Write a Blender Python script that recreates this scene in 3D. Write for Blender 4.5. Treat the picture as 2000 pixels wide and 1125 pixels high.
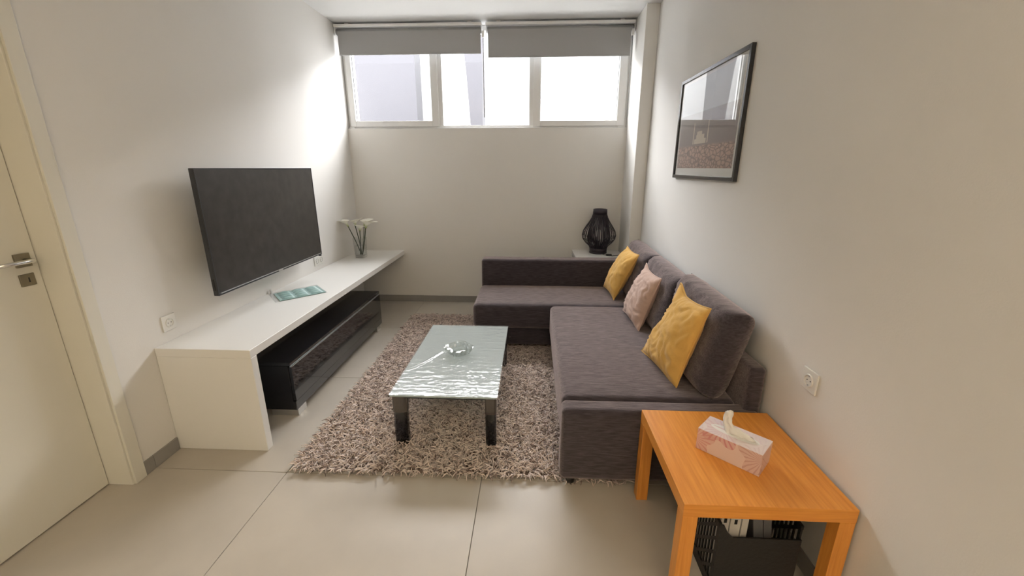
import bpy, bmesh, math, random
import numpy as np
from mathutils import Vector, Matrix, noise
random.seed(7)
R = math.radians
PI = math.pi
for o in list(bpy.data.objects):
    bpy.data.objects.remove(o)
scene = bpy.context.scene
COL = scene.collection

# ------------------------------------------------------------------ camera
cam_d = bpy.data.cameras.new('camera')
cam = bpy.data.objects.new('camera', cam_d)
COL.objects.link(cam)
cam_d.sensor_fit = 'HORIZONTAL'
cam_d.sensor_width = 36.0
cam_d.lens = 815.0 / 2000.0 * 36.0
cam_d.clip_start = 0.05
cam.location = (0, 0, 1.5)
cam.rotation_euler = (R(90 - 16.11), 0, R(2.70))
scene.camera = cam

# ------------------------------------------------------------------ world, exposure
world = bpy.data.worlds.new('daylight')
scene.world = world
world.use_nodes = True
bg = world.node_tree.nodes['Background']
bg.inputs['Color'].default_value = (0.98, 0.985, 1.0, 1)
bg.inputs['Strength'].default_value = 32.0
vs = scene.view_settings
vs.view_transform = 'Standard'
vs.look = 'None'
vs.gamma = 1.0
vs.use_curve_mapping = False
vs.exposure = -0.15


def portal(name, loc, rot, sx, sy):
    d = bpy.data.lights.new(name, 'AREA')
    d.shape = 'RECTANGLE'
    d.size = sx
    d.size_y = sy
    d.cycles.is_portal = True
    o = bpy.data.objects.new(name, d)
    o.location = loc
    o.rotation_euler = rot
    COL.objects.link(o)


portal('window_portal', (-0.49, 4.93, 2.35), (R(-90), 0, 0), 2.88, 0.93)

# ------------------------------------------------------------------ material helpers
M = {}


def new_mat(name):
    m = bpy.data.materials.new(name)
    m.use_nodes = True
    M[name] = m
    nt = m.node_tree
    return m, nt, nt.nodes['Principled BSDF']


def pm(name, col, rough=0.5, metal=0.0, var=0.0, vscale=8.0, bump=0.0, bscale=60.0, stretch=(1, 1, 1),
       sheen=0.0, sheen_tint=None, sheen_rough=0.4, coat=0.0, spec=0.5, objvar=0.0, detail=4, trans=0.0, alpha=1.0):
    m, nt, p = new_mat(name)
    N, L = nt.nodes, nt.links
    p.inputs['Roughness'].default_value = rough
    p.inputs['Metallic'].default_value = metal
    p.inputs['Specular IOR Level'].default_value = spec
    p.inputs['Base Color'].default_value = (*col, 1)
    p.inputs['Alpha'].default_value = alpha
    p.inputs['Transmission Weight'].default_value = trans
    if sheen:
        p.inputs['Sheen Weight'].default_value = sheen
        p.inputs['Sheen Roughness'].default_value = sheen_rough
        if sheen_tint:
            p.inputs['Sheen Tint'].default_value = (*sheen_tint, 1)
    if coat:
        p.inputs['Coat Weight'].default_value = coat
        p.inputs['Coat Roughness'].default_value = 0.06
    tc = N.new('ShaderNodeTexCoord')
    mp = N.new('ShaderNodeMapping')
    mp.inputs['Scale'].default_value = stretch
    L.new(tc.outputs['Object'], mp.inputs['Vector'])
    if var or objvar:
        nz = N.new('ShaderNodeTexNoise')
        nz.inputs['Scale'].default_value = vscale
        nz.inputs['Detail'].default_value = detail
        L.new(mp.outputs['Vector'], nz.inputs['Vector'])
        hsv = N.new('ShaderNodeHueSaturation')
        hsv.inputs['Color'].default_value = (*col, 1)
        mr = N.new('ShaderNodeMapRange')
        mr.inputs['From Min'].default_value = 0.25
        mr.inputs['From Max'].default_value = 0.75
        mr.inputs['To Min'].default_value = 1 - var
        mr.inputs['To Max'].default_value = 1 + var
        L.new(nz.outputs['Fac'], mr.inputs['Value'])
        if objvar:
            oi = N.new('ShaderNodeObjectInfo')
            m2 = N.new('ShaderNodeMapRange')
            m2.inputs['To Min'].default_value = 1 - objvar
            m2.inputs['To Max'].default_value = 1 + objvar
            L.new(oi.outputs['Random'], m2.inputs['Value'])
            mu = N.new('ShaderNodeMath')
            mu.operation = 'MULTIPLY'
            L.new(mr.outputs['Result'], mu.inputs[0])
            L.new(m2.outputs['Result'], mu.inputs[1])
            L.new(mu.outputs[0], hsv.inputs['Value'])
        else:
            L.new(mr.outputs['Result'], hsv.inputs['Value'])
        L.new(hsv.outputs['Color'], p.inputs['Base Color'])
        if sheen and var > 0.3:
            sm = N.new('ShaderNodeMath')
            sm.operation = 'MULTIPLY'
            sm.inputs[1].default_value = sheen
            L.new(mr.outputs['Result'], sm.inputs[0])
            L.new(sm.outputs[0], p.inputs['Sheen Weight'])
    if bump:
        nb = N.new('ShaderNodeTexNoise')
        nb.inputs['Scale'].default_value = bscale
        nb.inputs['Detail'].default_value = 3
        L.new(mp.outputs['Vector'], nb.inputs['Vector'])
        b = N.new('ShaderNodeBump')
        b.inputs['Strength'].default_value = bump
        b.inputs['Distance'].default_value = 0.004
        L.new(nb.outputs['Fac'], b.inputs['Height'])
        L.new(b.outputs['Normal'], p.inputs['Normal'])
    return m


def glass_mat(name, tint=(1, 1, 1), ior=1.45, rough=0.0, haze=0.0, hazecol=(0.8, 0.82, 0.82), bump=0.0, bscale=30):
    """thin clear sheet: light passes straight, with a Fresnel reflection and a little haze"""
    m = bpy.data.materials.new(name)
    m.use_nodes = True
    M[name] = m
    nt = m.node_tree
    N, L = nt.nodes, nt.links
    N.remove(N['Principled BSDF'])
    out = N['Material Output']
    t = N.new('ShaderNodeBsdfTransparent')
    t.inputs['Color'].default_value = (*tint, 1)
    g = N.new('ShaderNodeBsdfGlossy')
    g.inputs['Roughness'].default_value = rough
    fr = N.new('ShaderNodeLayerWeight')
    fr.inputs['Blend'].default_value = 0.5
    pw = N.new('ShaderNodeMath')
    pw.operation = 'POWER'
    pw.inputs[1].default_value = 4.0
    L.new(fr.outputs['Facing'], pw.inputs[0])
    f0 = ((ior - 1) / (ior + 1)) ** 2
    ma = N.new('ShaderNodeMath')
    ma.operation = 'MULTIPLY_ADD'
    ma.inputs[1].default_value = 0.9 - f0
    ma.inputs[2].default_value = f0
    L.new(pw.outputs[0], ma.inputs[0])
    mx = N.new('ShaderNodeMixShader')
    L.new(ma.outputs[0], mx.inputs[0])
    last = t.outputs[0]
    if haze:
        d = N.new('ShaderNodeBsdfDiffuse')
        d.inputs['Color'].default_value = (*hazecol, 1)
        hm = N.new('ShaderNodeMixShader')
        hm.inputs[0].default_value = haze
        L.new(t.outputs[0], hm.inputs[1])
        L.new(d.outputs[0], hm.inputs[2])
        last = hm.outputs[0]
    L.new(last, mx.inputs[1])
    L.new(g.outputs[0], mx.inputs[2])
    L.new(mx.outputs[0], out.inputs['Surface'])
    if bump:
        tc = N.new('ShaderNodeTexCoord')
        nb = N.new('ShaderNodeTexNoise')
        nb.inputs['Scale'].default_value = bscale
        nb.inputs['Detail'].default_value = 4
        L.new(tc.outputs['Object'], nb.inputs['Vector'])
        b = N.new('ShaderNodeBump')
        b.inputs['Strength'].default_value = bump
        b.inputs['Distance'].default_value = 0.01
        L.new(nb.outputs['Fac'], b.inputs['Height'])
        L.new(b.outputs['Normal'], g.inputs['Normal'])
        L.new(b.outputs['Normal'], fr.inputs['Normal'])
    return m


def emit_mat(name, col, strength):
    m, nt, p = new_mat(name)
    p.inputs['Base Color'].default_value = (0.8, 0.8, 0.8, 1)
    p.inputs['Emission Color'].default_value = (*col, 1)
    p.inputs['Emission Strength'].default_value = strength
    return m


pm('wall_paint', (0.80, 0.785, 0.755), 0.75, bump=0.10, bscale=160, var=0.015, vscale=2.0)
pm('ceiling_paint', (0.80, 0.80, 0.79), 0.85)
pm('tile', (0.52, 0.475, 0.41), 0.42, var=0.09, vscale=2.6, bump=0.06, bscale=50, objvar=0.03, detail=8)
pm('grout', (0.20, 0.185, 0.16), 0.9)
pm('skirting', (0.30, 0.29, 0.275), 0.5, var=0.08, vscale=6)
pm('door_white', (0.76, 0.74, 0.66), 0.42, var=0.01, vscale=3)
pm('steel', (0.27, 0.245, 0.19), 0.28, metal=1.0)
pm('chrome', (0.75, 0.75, 0.74), 0.15, metal=1.0)
pm('dark_hole', (0.01, 0.01, 0.01), 0.8)
pm('pvc', (0.80, 0.80, 0.79), 0.35)
pm('gasket', (0.12, 0.12, 0.12), 0.6)
pm('blind_fabric', (0.40, 0.40, 0.40), 0.85, bump=0.05, bscale=400)
pm('blind_metal', (0.92, 0.92, 0.92), 0.35)
pm('blind_roll', (0.34, 0.34, 0.34), 0.8)
pm('white_laminate', (0.82, 0.81, 0.78), 0.38)
pm('white_plastic', (0.80, 0.79, 0.75), 0.35)
pm('black_gloss', (0.008, 0.008, 0.010), 0.06, coat=0.6)
pm('black_satin', (0.012, 0.012, 0.014), 0.25)
pm('tv_plastic', (0.035, 0.037, 0.042), 0.35)
pm('tv_screen', (0.040, 0.036, 0.033), 0.36, var=0.3, vscale=14, spec=0.45)
pm('silver', (0.70, 0.70, 0.69), 0.35, metal=1.0)
pm('sofa_fabric', (0.047, 0.041, 0.051), 0.95, var=0.40, vscale=46, stretch=(0.35, 3.2, 3.2), bump=0.35, bscale=150,
   sheen=0.60, sheen_tint=(1.0, 0.84, 0.81), sheen_rough=0.55, spec=0.15, detail=6)
pm('sofa_piping', (0.05, 0.045, 0.05), 0.95, sheen=0.4)
pm('leg_reflection', (0.075, 0.060, 0.054), 0.2)  # brown of the reflecting film on the table legs, put into the colour
pm('black_plastic', (0.012, 0.012, 0.013), 0.4)
pm('yellow_cotton', (0.75, 0.45, 0.125), 0.85, var=0.08, vscale=9, bump=0.25, bscale=260, sheen=0.25, spec=0.2)
pm('pink_cotton', (0.60, 0.43, 0.36), 0.85, var=0.08, vscale=9, bump=0.25, bscale=260, sheen=0.25, spec=0.2)
pm('lamp_strip', (0.022, 0.016, 0.026), 0.35)
pm('bulb', (0.85, 0.84, 0.80), 0.3)
pm('cardboard_in', (0.6, 0.55, 0.5), 0.8)
pm('tissue', (0.86, 0.83, 0.79), 0.9, bump=0.2, bscale=60)
pm('frame_black', (0.02, 0.02, 0.022), 0.22, coat=0.4)
pm('mat_board', (0.78, 0.78, 0.76), 0.8)
pm('teal_pad', (0.30, 0.46, 0.45), 0.3, var=0.12, vscale=30)
pm('stem_green', (0.035, 0.055, 0.022), 0.55)
pm('crate_black', (0.012, 0.012, 0.013), 0.45, bump=0.3, bscale=80)
pm('paper_white', (0.62, 0.60, 0.56), 0.7)
pm('paper_grey', (0.16, 0.16, 0.17), 0.6)
pm('white_render', (0.17, 0.17, 0.17), 0.9, var=0.03, vscale=0.8)
pm('facade', (0.0245, 0.0238, 0.0275), 0.9, var=0.03, vscale=0.8)
pm('pavement', (0.12, 0.12, 0.12), 0.9)
pm('rug_backing', (0.22, 0.16, 0.13), 0.95)
glass_mat('pane', ior=1.45)
glass_mat('clear_glass', tint=(0.975, 0.98, 0.975), ior=1.5)
glass_mat('water', tint=(0.975, 0.985, 0.98), ior=1.25)
glass_mat('crystal', tint=(0.93, 0.95, 0.94), ior=2.0, rough=0.02)
glass_mat('film', tint=(0.97, 0.98, 0.98), ior=1.5, rough=0.14, haze=0.18, bump=0.12, bscale=38)
glass_mat('film_clear', tint=(0.98, 0.985, 0.98), ior=1.35, rough=0.06, haze=0.012)
glass_mat('sleeve', tint=(0.985, 0.99, 0.99), ior=1.2, rough=0.05, haze=0.02)
glass_mat('table_glass', tint=(0.72, 0.80, 0.77), ior=1.5, rough=0.02, haze=0.64, hazecol=(0.60, 0.68, 0.67))  # pale haze puts the reflection of window and back wall into the colour
glass_mat('print_glass', ior=1.5)


def wood_mat(name, sc):
    m, nt, p = new_mat(name)
    N, L = nt.nodes, nt.links
    tc = N.new('ShaderNodeTexCoord')
    mp = N.new('ShaderNodeMapping')
    mp.inputs['Scale'].default_value = sc
    L.new(tc.outputs['Object'], mp.inputs['Vector'])
    nz = N.new('ShaderNodeTexNoise')
    nz.inputs['Scale'].default_value = 2.2
    nz.inputs['Detail'].default_value = 8
    nz.inputs['Roughness'].default_value = 0.6
    L.new(mp.outputs['Vector'], nz.inputs['Vector'])
    cr = N.new('ShaderNodeValToRGB')
    cr.color_ramp.elements[0].position = 0.30
    cr.color_ramp.elements[0].color = (0.68, 0.250, 0.036, 1)
    cr.color_ramp.elements[1].position = 0.72
    cr.color_ramp.elements[1].color = (0.86, 0.370, 0.072, 1)
    L.new(nz.outputs['Fac'], cr.inputs['Fac'])
    L.new(cr.outputs['Color'], p.inputs['Base Color'])
    p.inputs['Roughness'].default_value = 0.36
    b = N.new('ShaderNodeBump')
    b.inputs['Strength'].default_value = 0.08
    b.inputs['Distance'].default_value = 0.002
    L.new(nz.outputs['Fac'], b.inputs['Height'])
    L.new(b.outputs['Normal'], p.inputs['Normal'])


wood_mat('wood', (40, 2.0, 40))
wood_mat('wood_upright', (40, 40, 2.0))
wood_mat('wood_edge', (2.0, 40, 50))


def tissue_box_mat(ang):
    """printed carton: pale pink ground with large fan-shaped petals and darker veins"""
    m, nt, p = new_mat('tissue_carton')
    N, L = nt.nodes, nt.links

    def math_(op, a, b=None, c=None):
        n = N.new('ShaderNodeMath')
        n.operation = op
        for k, v in enumerate((a, b, c)):
            if v is None:
                continue
            if isinstance(v, (int, float)):
                n.inputs[k].default_value = v
            else:
                L.new(v, n.inputs[k])
        return n.outputs[0]
    tc = N.new('ShaderNodeTexCoord')
    mp = N.new('ShaderNodeMapping')
    mp.inputs['Rotation'].default_value = (0, 0, -ang)
    L.new(tc.outputs['Object'], mp.inputs['Vector'])
    nz = N.new('ShaderNodeTexNoise')
    nz.inputs['Scale'].default_value = 22
    L.new(mp.outputs['Vector'], nz.inputs['Vector'])
    sp = N.new('ShaderNodeSeparateXYZ')
    L.new(mp.outputs['Vector'], sp.inputs[0])
    U = sp.outputs['X']
    V = math_('MULTIPLY_ADD', sp.outputs['Y'], 0.8, sp.outputs['Z'])
    V = math_('ADD', V, 0.046)          # 0 along the lower front edge
    col = None
    prev = None
    for (cu, cv, rad, c, k) in ((-0.035, 0.085, 0.085, (0.62, 0.25, 0.27), 22), (-0.12, 0.0, 0.075, (0.66, 0.33, 0.31), 20), (0.115, 0.02, 0.085, (0.60, 0.36, 0.32), 24),
                                (0.05, 0.155, 0.07, (0.72, 0.50, 0.52), 20), (-0.10, 0.165, 0.06, (0.74, 0.52, 0.56), 18)):
        du = math_('SUBTRACT', U, cu)
        dv = math_('SUBTRACT', V, cv)
        r2 = math_('SQRT', math_('ADD', math_('MULTIPLY', du, du), math_('MULTIPLY', dv, dv)))
        an = math_('ARCTAN2', dv, du)
        wav = math_('MULTIPLY_ADD', nz.outputs['Fac'], 5.0, math_('MULTIPLY', an, k))
        vein = math_('GREATER_THAN', math_('SINE', wav), 0.45)
        edge = math_('MULTIPLY_ADD', math_('SINE', math_('MULTIPLY', an, 5)), 0.18 * rad, rad * 0.85)
        inside = math_('LESS_THAN', r2, edge)
        fac = math_('MULTIPLY', inside, math_('MULTIPLY_ADD', vein, 0.55, 0.35))
        mx = N.new('ShaderNodeMixRGB')
        L.new(fac, mx.inputs['Fac'])
        if prev is None:
            mx.inputs['Color1'].default_value = (0.80, 0.63, 0.58, 1)
        else:
            L.new(prev, mx.inputs['Color1'])
        mx.inputs['Color2'].default_value = (*c, 1)
        prev = mx.outputs['Color']
    # the lid is paler than the sides
    gt = math_('GREATER_THAN', sp.outputs['Z'], 0.0435)
    m3 = N.new('ShaderNodeMixRGB')
    L.new(math_('MULTIPLY', gt, 0.55), m3.inputs['Fac'])
    L.new(prev, m3.inputs['Color1'])
    m3.inputs['Color2'].default_value = (0.84, 0.79, 0.78, 1)
    L.new(m3.outputs['Color'], p.inputs['Base Color'])
    p.inputs['Roughness'].default_value = 0.4


tissue_box_mat(math.atan2(-0.152, 0.160))


def print_mat(z0, z1):
    """the framed print: pale sky, grey haze, brown woven ground (object coords, z up)"""
    m, nt, p = new_mat('art_print')
    N, L = nt.nodes, nt.links
    tc = N.new('ShaderNodeTexCoord')
    sp = N.new('ShaderNodeSeparateXYZ')
    L.new(tc.outputs['Object'], sp.inputs[0])
    mr = N.new('ShaderNodeMapRange')
    mr.inputs['From Min'].default_value = z0
    mr.inputs['From Max'].default_value = z1
    L.new(sp.outputs['Z'], mr.inputs['Value'])
    cr = N.new('ShaderNodeValToRGB')
    cr.color_ramp.interpolation = 'LINEAR'
    e = cr.color_ramp.elements
    e[0].position = 0.0
    e[0].color = (0.40, 0.27, 0.235, 1)
    e[1].position = 1.0
    e[1].color = (0.64, 0.69, 0.72, 1)
    for pos, c in ((0.24, (0.45, 0.31, 0.27)), (0.27, (0.24, 0.19, 0.20)), (0.46, (0.29, 0.245, 0.25)),
                   (0.52, (0.42, 0.39, 0.38)), (0.625, (0.46, 0.44, 0.43)), (0.635, (0.66, 0.70, 0.72))):
        k = e.new(pos)
        k.color = (*c, 1)
    L.new(mr.outputs['Result'], cr.inputs['Fac'])
    # rows of small curved stones on the ground
    mp = N.new('ShaderNodeMapping')
    mp.inputs['Scale'].default_value = (1, 22, 42)
    L.new(tc.outputs['Object'], mp.inputs['Vector'])
    vo = N.new('ShaderNodeTexVoronoi')
    vo.feature = 'DISTANCE_TO_EDGE'
    vo.inputs['Scale'].default_value = 1.0
    L.new(mp.outputs['Vector'], vo.inputs['Vector'])
    c2 = N.new('ShaderNodeValToRGB')
    c2.color_ramp.elements[0].color = (0.35, 0.33, 0.34, 1)
    c2.color_ramp.elements[1].position = 0.16
    c2.color_ramp.elements[1].color = (1.25, 1.2, 1.15, 1)
    L.new(vo.outputs['Distance'], c2.inputs['Fac'])
    lt = N.new('ShaderNodeMath')
    lt.operation = 'LESS_THAN'
    lt.inputs[1].default_value = 0.255
    L.new(mr.outputs['Result'], lt.inputs[0])
    mx = N.new('ShaderNodeMixRGB')
    mx.blend_type = 'MULTIPLY'
    L.new(lt.outputs[0], mx.inputs['Fac'])
    L.new(cr.outputs['Color'], mx.inputs['Color1'])
    L.new(c2.outputs['Color'], mx.inputs['Color2'])
    L.new(mx.outputs['Color'], p.inputs['Base Color'])
    p.inputs['Roughness'].default_value = 0.7


def lily_mat():
    """calla spathe: white mouth running into a yellow-green throat (object z along the flower)"""
    m, nt, p = new_mat('lily')
    N, L = nt.nodes, nt.links
    at = N.new('ShaderNodeAttribute')
    at.attribute_name = 'along'
    cr = N.new('ShaderNodeValToRGB')
    e = cr.color_ramp.elements
    e[0].position = 0.0
    e[0].color = (0.30, 0.38, 0.05, 1)
    e[1].position = 0.55
    e[1].color = (0.94, 0.93, 0.82, 1)
    L.new(at.outputs['Fac'], cr.inputs['Fac'])
    L.new(cr.outputs['Color'], p.inputs['Base Color'])
    p.inputs['Roughness'].default_value = 0.5


lily_mat()


def rug_mat():
    m, nt, p = new_mat('rug_pile')
    N, L = nt.nodes, nt.links
    at = N.new('ShaderNodeAttribute')
    at.attribute_name = 'tint'
    cr = N.new('ShaderNodeValToRGB')
    e = cr.color_ramp.elements
    e[0].position = 0.0
    e[0].color = (0.25, 0.17, 0.135, 1)
    e[1].position = 1.0
    e[1].color = (0.97, 0.83, 0.76, 1)
    L.new(at.outputs['Fac'], cr.inputs['Fac'])
    L.new(cr.outputs['Color'], p.inputs['Base Color'])
    p.inputs['Roughness'].default_value = 0.75
    p.inputs['Sheen Weight'].default_value = 0.2


rug_mat()

# ------------------------------------------------------------------ object helpers
WLOC = {}


def tag(o, label=None, cat=None, group=None, kind=None):
    if label:
        o['label'] = label
    if cat:
        o['category'] = cat
    if group:
        o['group'] = group
    if kind:
        o['kind'] = kind
    return o


def empty(name, loc, label=None, cat=None, group=None, kind=None):
    o = bpy.data.objects.new(name, None)
    o.empty_display_size = 0.05
    o.location = loc
    COL.objects.link(o)
    WLOC[o.name] = Vector(loc)
    return tag(o, label, cat, group, kind)


def link_mesh(name, me, mat, parent=None, smooth=False, origin=None):
    """mesh in world coordinates -> object whose origin is its box centre (or `origin`)"""
    n = len(me.vertices)
    co = np.empty(n * 3, dtype=np.float32)
    me.vertices.foreach_get('co', co)
    co = co.reshape(-1, 3)
    c = Vector(((co.min(0) + co.max(0)) / 2).tolist()) if origin is None else Vector(origin)
    co -= np.array(c, dtype=np.float32)
    me.vertices.foreach_set('co', co.ravel())
    if mat:
        me.materials.append(M[mat])
    if smooth:
        me.polygons.foreach_set('use_smooth', [True] * len(me.polygons))
    me.update()
    o = bpy.data.objects.new(name, me)
    COL.objects.link(o)
    WLOC[o.name] = c
    if parent is not None:
        o.parent = parent
        o.location = c - WLOC[parent.name]
    else:
        o.location = c
    return o


def obj(name, bm, mat, parent=None, smooth=False, origin=None):
    bmesh.ops.recalc_face_normals(bm, faces=bm.faces)
    me = bpy.data.meshes.new(name)
    bm.to_mesh(me)
    bm.free()
    return link_mesh(name, me, mat, parent, smooth, origin)


def data_obj(name, verts, faces, mat, parent=None, smooth=True, origin=None):
    me = bpy.data.meshes.new(name)
    me.from_pydata([tuple(v) for v in verts], [], faces)
    return link_mesh(name, me, mat, parent, smooth, origin)


def bx(bm, x0, x1, y0, y1, z0, z1, bev=0.0, seg=2, mat=None):
    """add a (bevelled) box; mat is an optional Matrix applied to it"""
    t = bmesh.new()
    bmesh.ops.create_cube(t, size=1.0)
    for v in t.verts:
        v.co = Vector(((x0 + x1) / 2 + v.co.x * (x1 - x0), (y0 + y1) / 2 + v.co.y * (y1 - y0), (z0 + z1) / 2 + v.co.z * (z1 - z0)))
    if bev:
        bmesh.ops.bevel(t, geom=t.edges[:], offset=bev, segments=seg, affect='EDGES', profile=0.6)
    if mat is not None:
        bmesh.ops.transform(t, matrix=mat, verts=t.verts[:])
    me = bpy.data.meshes.new('tmp')
    t.to_mesh(me)
    t.free()
    bm.from_mesh(me)
    bpy.data.meshes.remove(me)


def box(name, x0, x1, y0, y1, z0, z1, mat, parent=None, bev=0.0, seg=2, smooth=False, xf=None):
    bm = bmesh.new()
    bx(bm, x0, x1, y0, y1, z0, z1, bev, seg, xf)
    return obj(name, bm, mat, parent, smooth)


def tube_into(bm, pts, r, seg=8, caps=True):
    pts = [Vector(p) for p in pts]
    rs = r if isinstance(r, (list, tuple)) else [r] * len(pts)
    rings = []
    prev = None
    for i, p in enumerate(pts):
        a = pts[max(i - 1, 0)]
        b = pts[min(i + 1, len(pts) - 1)]
        d = (b - a).normalized()
        if prev is None:
            up = Vector((0, 0, 1)) if abs(d.z) < 0.9 else Vector((1, 0, 0))
            n = d.cross(up).normalized()
        else:
            n = (prev - d * prev.dot(d)).normalized()
        prev = n
        b2 = d.cross(n)
        rings.append([bm.verts.new(p + (n * math.cos(2 * PI * k / seg) + b2 * math.sin(2 * PI * k / seg)) * rs[i]) for k in range(seg)])
    for i in range(len(rings) - 1):
        for k in range(seg):
            bm.faces.new((rings[i][k], rings[i][(k + 1) % seg], rings[i + 1][(k + 1) % seg], rings[i + 1][k]))
    if caps:
        bm.faces.new(rings[0])
        bm.faces.new(rings[-1])


def tube(name, pts, r, mat, parent=None, seg=8):
    bm = bmesh.new()
    tube_into(bm, pts, r, seg)
    return obj(name, bm, mat, parent, True)


def lathe(name, prof, c, mat, parent=None, seg=32, smooth=True, sx=1.0, sy=1.0):
    """prof: list of (radius, z) in order; open surface unless radius 0 at the ends"""
    bm = bmesh.new()
    rings = []
    for r, z in prof:
        if r <= 1e-6:
            rings.append([bm.verts.new((c[0], c[1], c[2] + z))])
        else:
            rings.append([bm.verts.new((c[0] + r * sx * math.cos(2 * PI * k / seg), c[1] + r * sy * math.sin(2 * PI * k / seg), c[2] + z)) for k in range(seg)])
    for a, b in zip(rings[:-1], rings[1:]):
        for k in range(seg):
            k2 = (k + 1) % seg
            if len(a) == 1:
                bm.faces.new((a[0], b[k], b[k2]))
            elif len(b) == 1:
                bm.faces.new((a[k], a[k2], b[0]))
            else:
                bm.faces.new((a[k], a[k2], b[k2], b[k]))
    return obj(name, bm, mat, parent, smooth)


def soft_box(name, x0, x1, y0, y1, z0, z1, r, mat, parent=None, crown=0.0, n=14, wob=0.0, seed=0):
    """upholstered block: rounded edges, slightly domed top, a little unevenness"""
    h = [(x1 - x0) / 2, (y1 - y0) / 2, (z1 - z0) / 2]
    c = [(x0 + x1) / 2, (y0 + y1) / 2, (z0 + z1) / 2]
    r = min(r, *[q * 0.98 for q in h])
    ax = []
    for q in h:
        e = [-q + r * k / 4 for k in range(5)]
        m = [-q + r + (2 * q - 2 * r) * k / n for k in range(1, n)]
        ax.append(e + m + [-v for v in reversed(e)])
    bm = bmesh.new()
    cache = {}

    def vert(p):
        k = tuple(round(v, 6) for v in p)
        if k in cache:
            return cache[k]
        q = [max(-(h[i] - r), min(h[i] - r, p[i])) for i in range(3)]
        d = Vector([p[i] - q[i] for i in range(3)])
        if d.length > 1e-9:
            d = d.normalized() * r
        w = Vector(q) + d
        if crown and w.z > 0:
            fx = 1 - (w.x / h[0]) ** 2
            fy = 1 - (w.y / h[1]) ** 2
            w.z += crown * math.sqrt(max(fx, 0) * max(fy, 0)) * (w.z / h[2])
        if wob:
            nv = noise.noise_vector((w + Vector((seed * 7.1, seed * 3.3, 0))) * 3.2)
            w += nv * wob
        v = bm.verts.new(w + Vector(c))
        cache[k] = v
        return v

    for a in range(3):
        b, d = [(1, 2), (0, 2), (0, 1)][a]
        for s in (-1, 1):
            for i in range(len(ax[b]) - 1):
                for j in range(len(ax[d]) - 1):
                    fs = []
                    for (ii, jj) in ((i, j), (i + 1, j), (i + 1, j + 1), (i, j + 1)):
                        p = [0, 0, 0]
                        p[a] = s * h[a]
                        p[b] = ax[b][ii]
                        p[d] = ax[d][jj]
                        fs.append(vert(p))
                    if len(set(fs)) == 4:
                        try:
                            bm.faces.new(fs)
                        except ValueError:
                            pass
    return obj(name, bm, mat, parent, True)


def cushion_pts(bl, br, tr, tl, thick, n=36, p=4.0, q=0.5, pinch=0.05, wr=0.006, seed=0, ear=None):
    bl, br, tr, tl = map(Vector, (bl, br, tr, tl))
    nor = (br - bl).cross(tl - bl).normalized()
    eu = ((br - bl) + (tr - tl)) / 2
    ev = ((tl - bl) + (tr - br)) / 2

    def base(u, v):
        a, b = 2 * u - 1, 2 * v - 1
        P = bl * (1 - u) * (1 - v) + br * u * (1 - v) + tr * u * v + tl * (1 - u) * v
        P = P - eu * (pinch * a * (1 - b * b) * 0.5 * abs(a)) - ev * (pinch * b * (1 - a * a) * 0.5 * abs(b))
        if ear:
            w = max(0.0, 1 - math.hypot((u - ear[0]) / 0.22, (v - ear[1]) / 0.22))
            P = P + Vector(ear[2]) * (w * w * (3 - 2 * w))
        return P

    def prof(u, v):
        a, b = abs(2 * u - 1), abs(2 * v - 1)
        return max(0.0, (1 - a ** p) * (1 - b ** p)) ** q

    F, B = [], []
    for j in range(n + 1):
        for i in range(n + 1):
            u, v = i / n, j / n
            P = base(u, v)
            f = prof(u, v)
            s1 = Vector((u * 3.1 + seed, v * 3.1, seed * 0.7))
            w = noise.noise(s1) * 0.9 + noise.noise(Vector((u * 2.5 + v * 7 + seed, v * 2.5 - u * 5, seed))) * 0.8
            crease = 0.8 * (math.sin((u * 1.2 + v * 2.2 + noise.noise(s1 * 1.3) * 0.9) * 17) * (1 - f * 0.6) + (1 - abs(noise.noise(Vector((u * 4 - v * 3 + seed, (u + v) * 9, seed * 2)))) * 2.2) * 0.9)
            d = wr * (w + crease) * min(1, f * 2.5)
            F.append(P + nor * (thick / 2 * f + d))
            B.append(P - nor * (thick / 2 * f - d * 0.3))
    return F, B, base, nor


def cushion(name, bl, br, tr, tl, thick, mat, parent=None, piping=None, n=36, **kw):
    F, B, base, nor = cushion_pts(bl, br, tr, tl, thick, n, **kw)
    W = n + 1
    faces = []
    off = len(F)
    idx = {}

    def bi(i, j):
        k = j * W + i
        return k if (i in (0, n) or j in (0, n)) else off + k

    for j in range(n):
        for i in range(n):
            faces.append((j * W + i, j * W + i + 1, (j + 1) * W + i + 1, (j + 1) * W + i))
            faces.append((bi(i, j), bi(i, j + 1), bi(i + 1, j + 1), bi(i + 1, j)))
    bm = bmesh.new()
    vs_ = [bm.verts.new(v) for v in F + B]
    bm.verts.index_update()
    for f in faces:
        bm.faces.new([vs_[k] for k in f])
    for v in list(bm.verts):
        if not v.link_faces:
            bm.verts.remove(v)
    o = obj(name, bm, mat, parent, True)
    if piping:
        ring = [base(i / 24, 0) for i in range(24)] + [base(1, i / 24) for i in range(24)] + \
               [base(1 - i / 24, 1) for i in range(24)] + [base(0, 1 - i / 24) for i in range(25)]
        bm = bmesh.new()
        tube_into(bm, ring, piping, 6, False)
        obj('piping', bm, mat, o, True)
    return o


# ================================================================== SETTING
XL, XR, YB, YR, ZC = -1.94, 1.068, 4.58, -2.60, 2.84


def struct(o):
    o['kind'] = 'structure'
    return o


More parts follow.
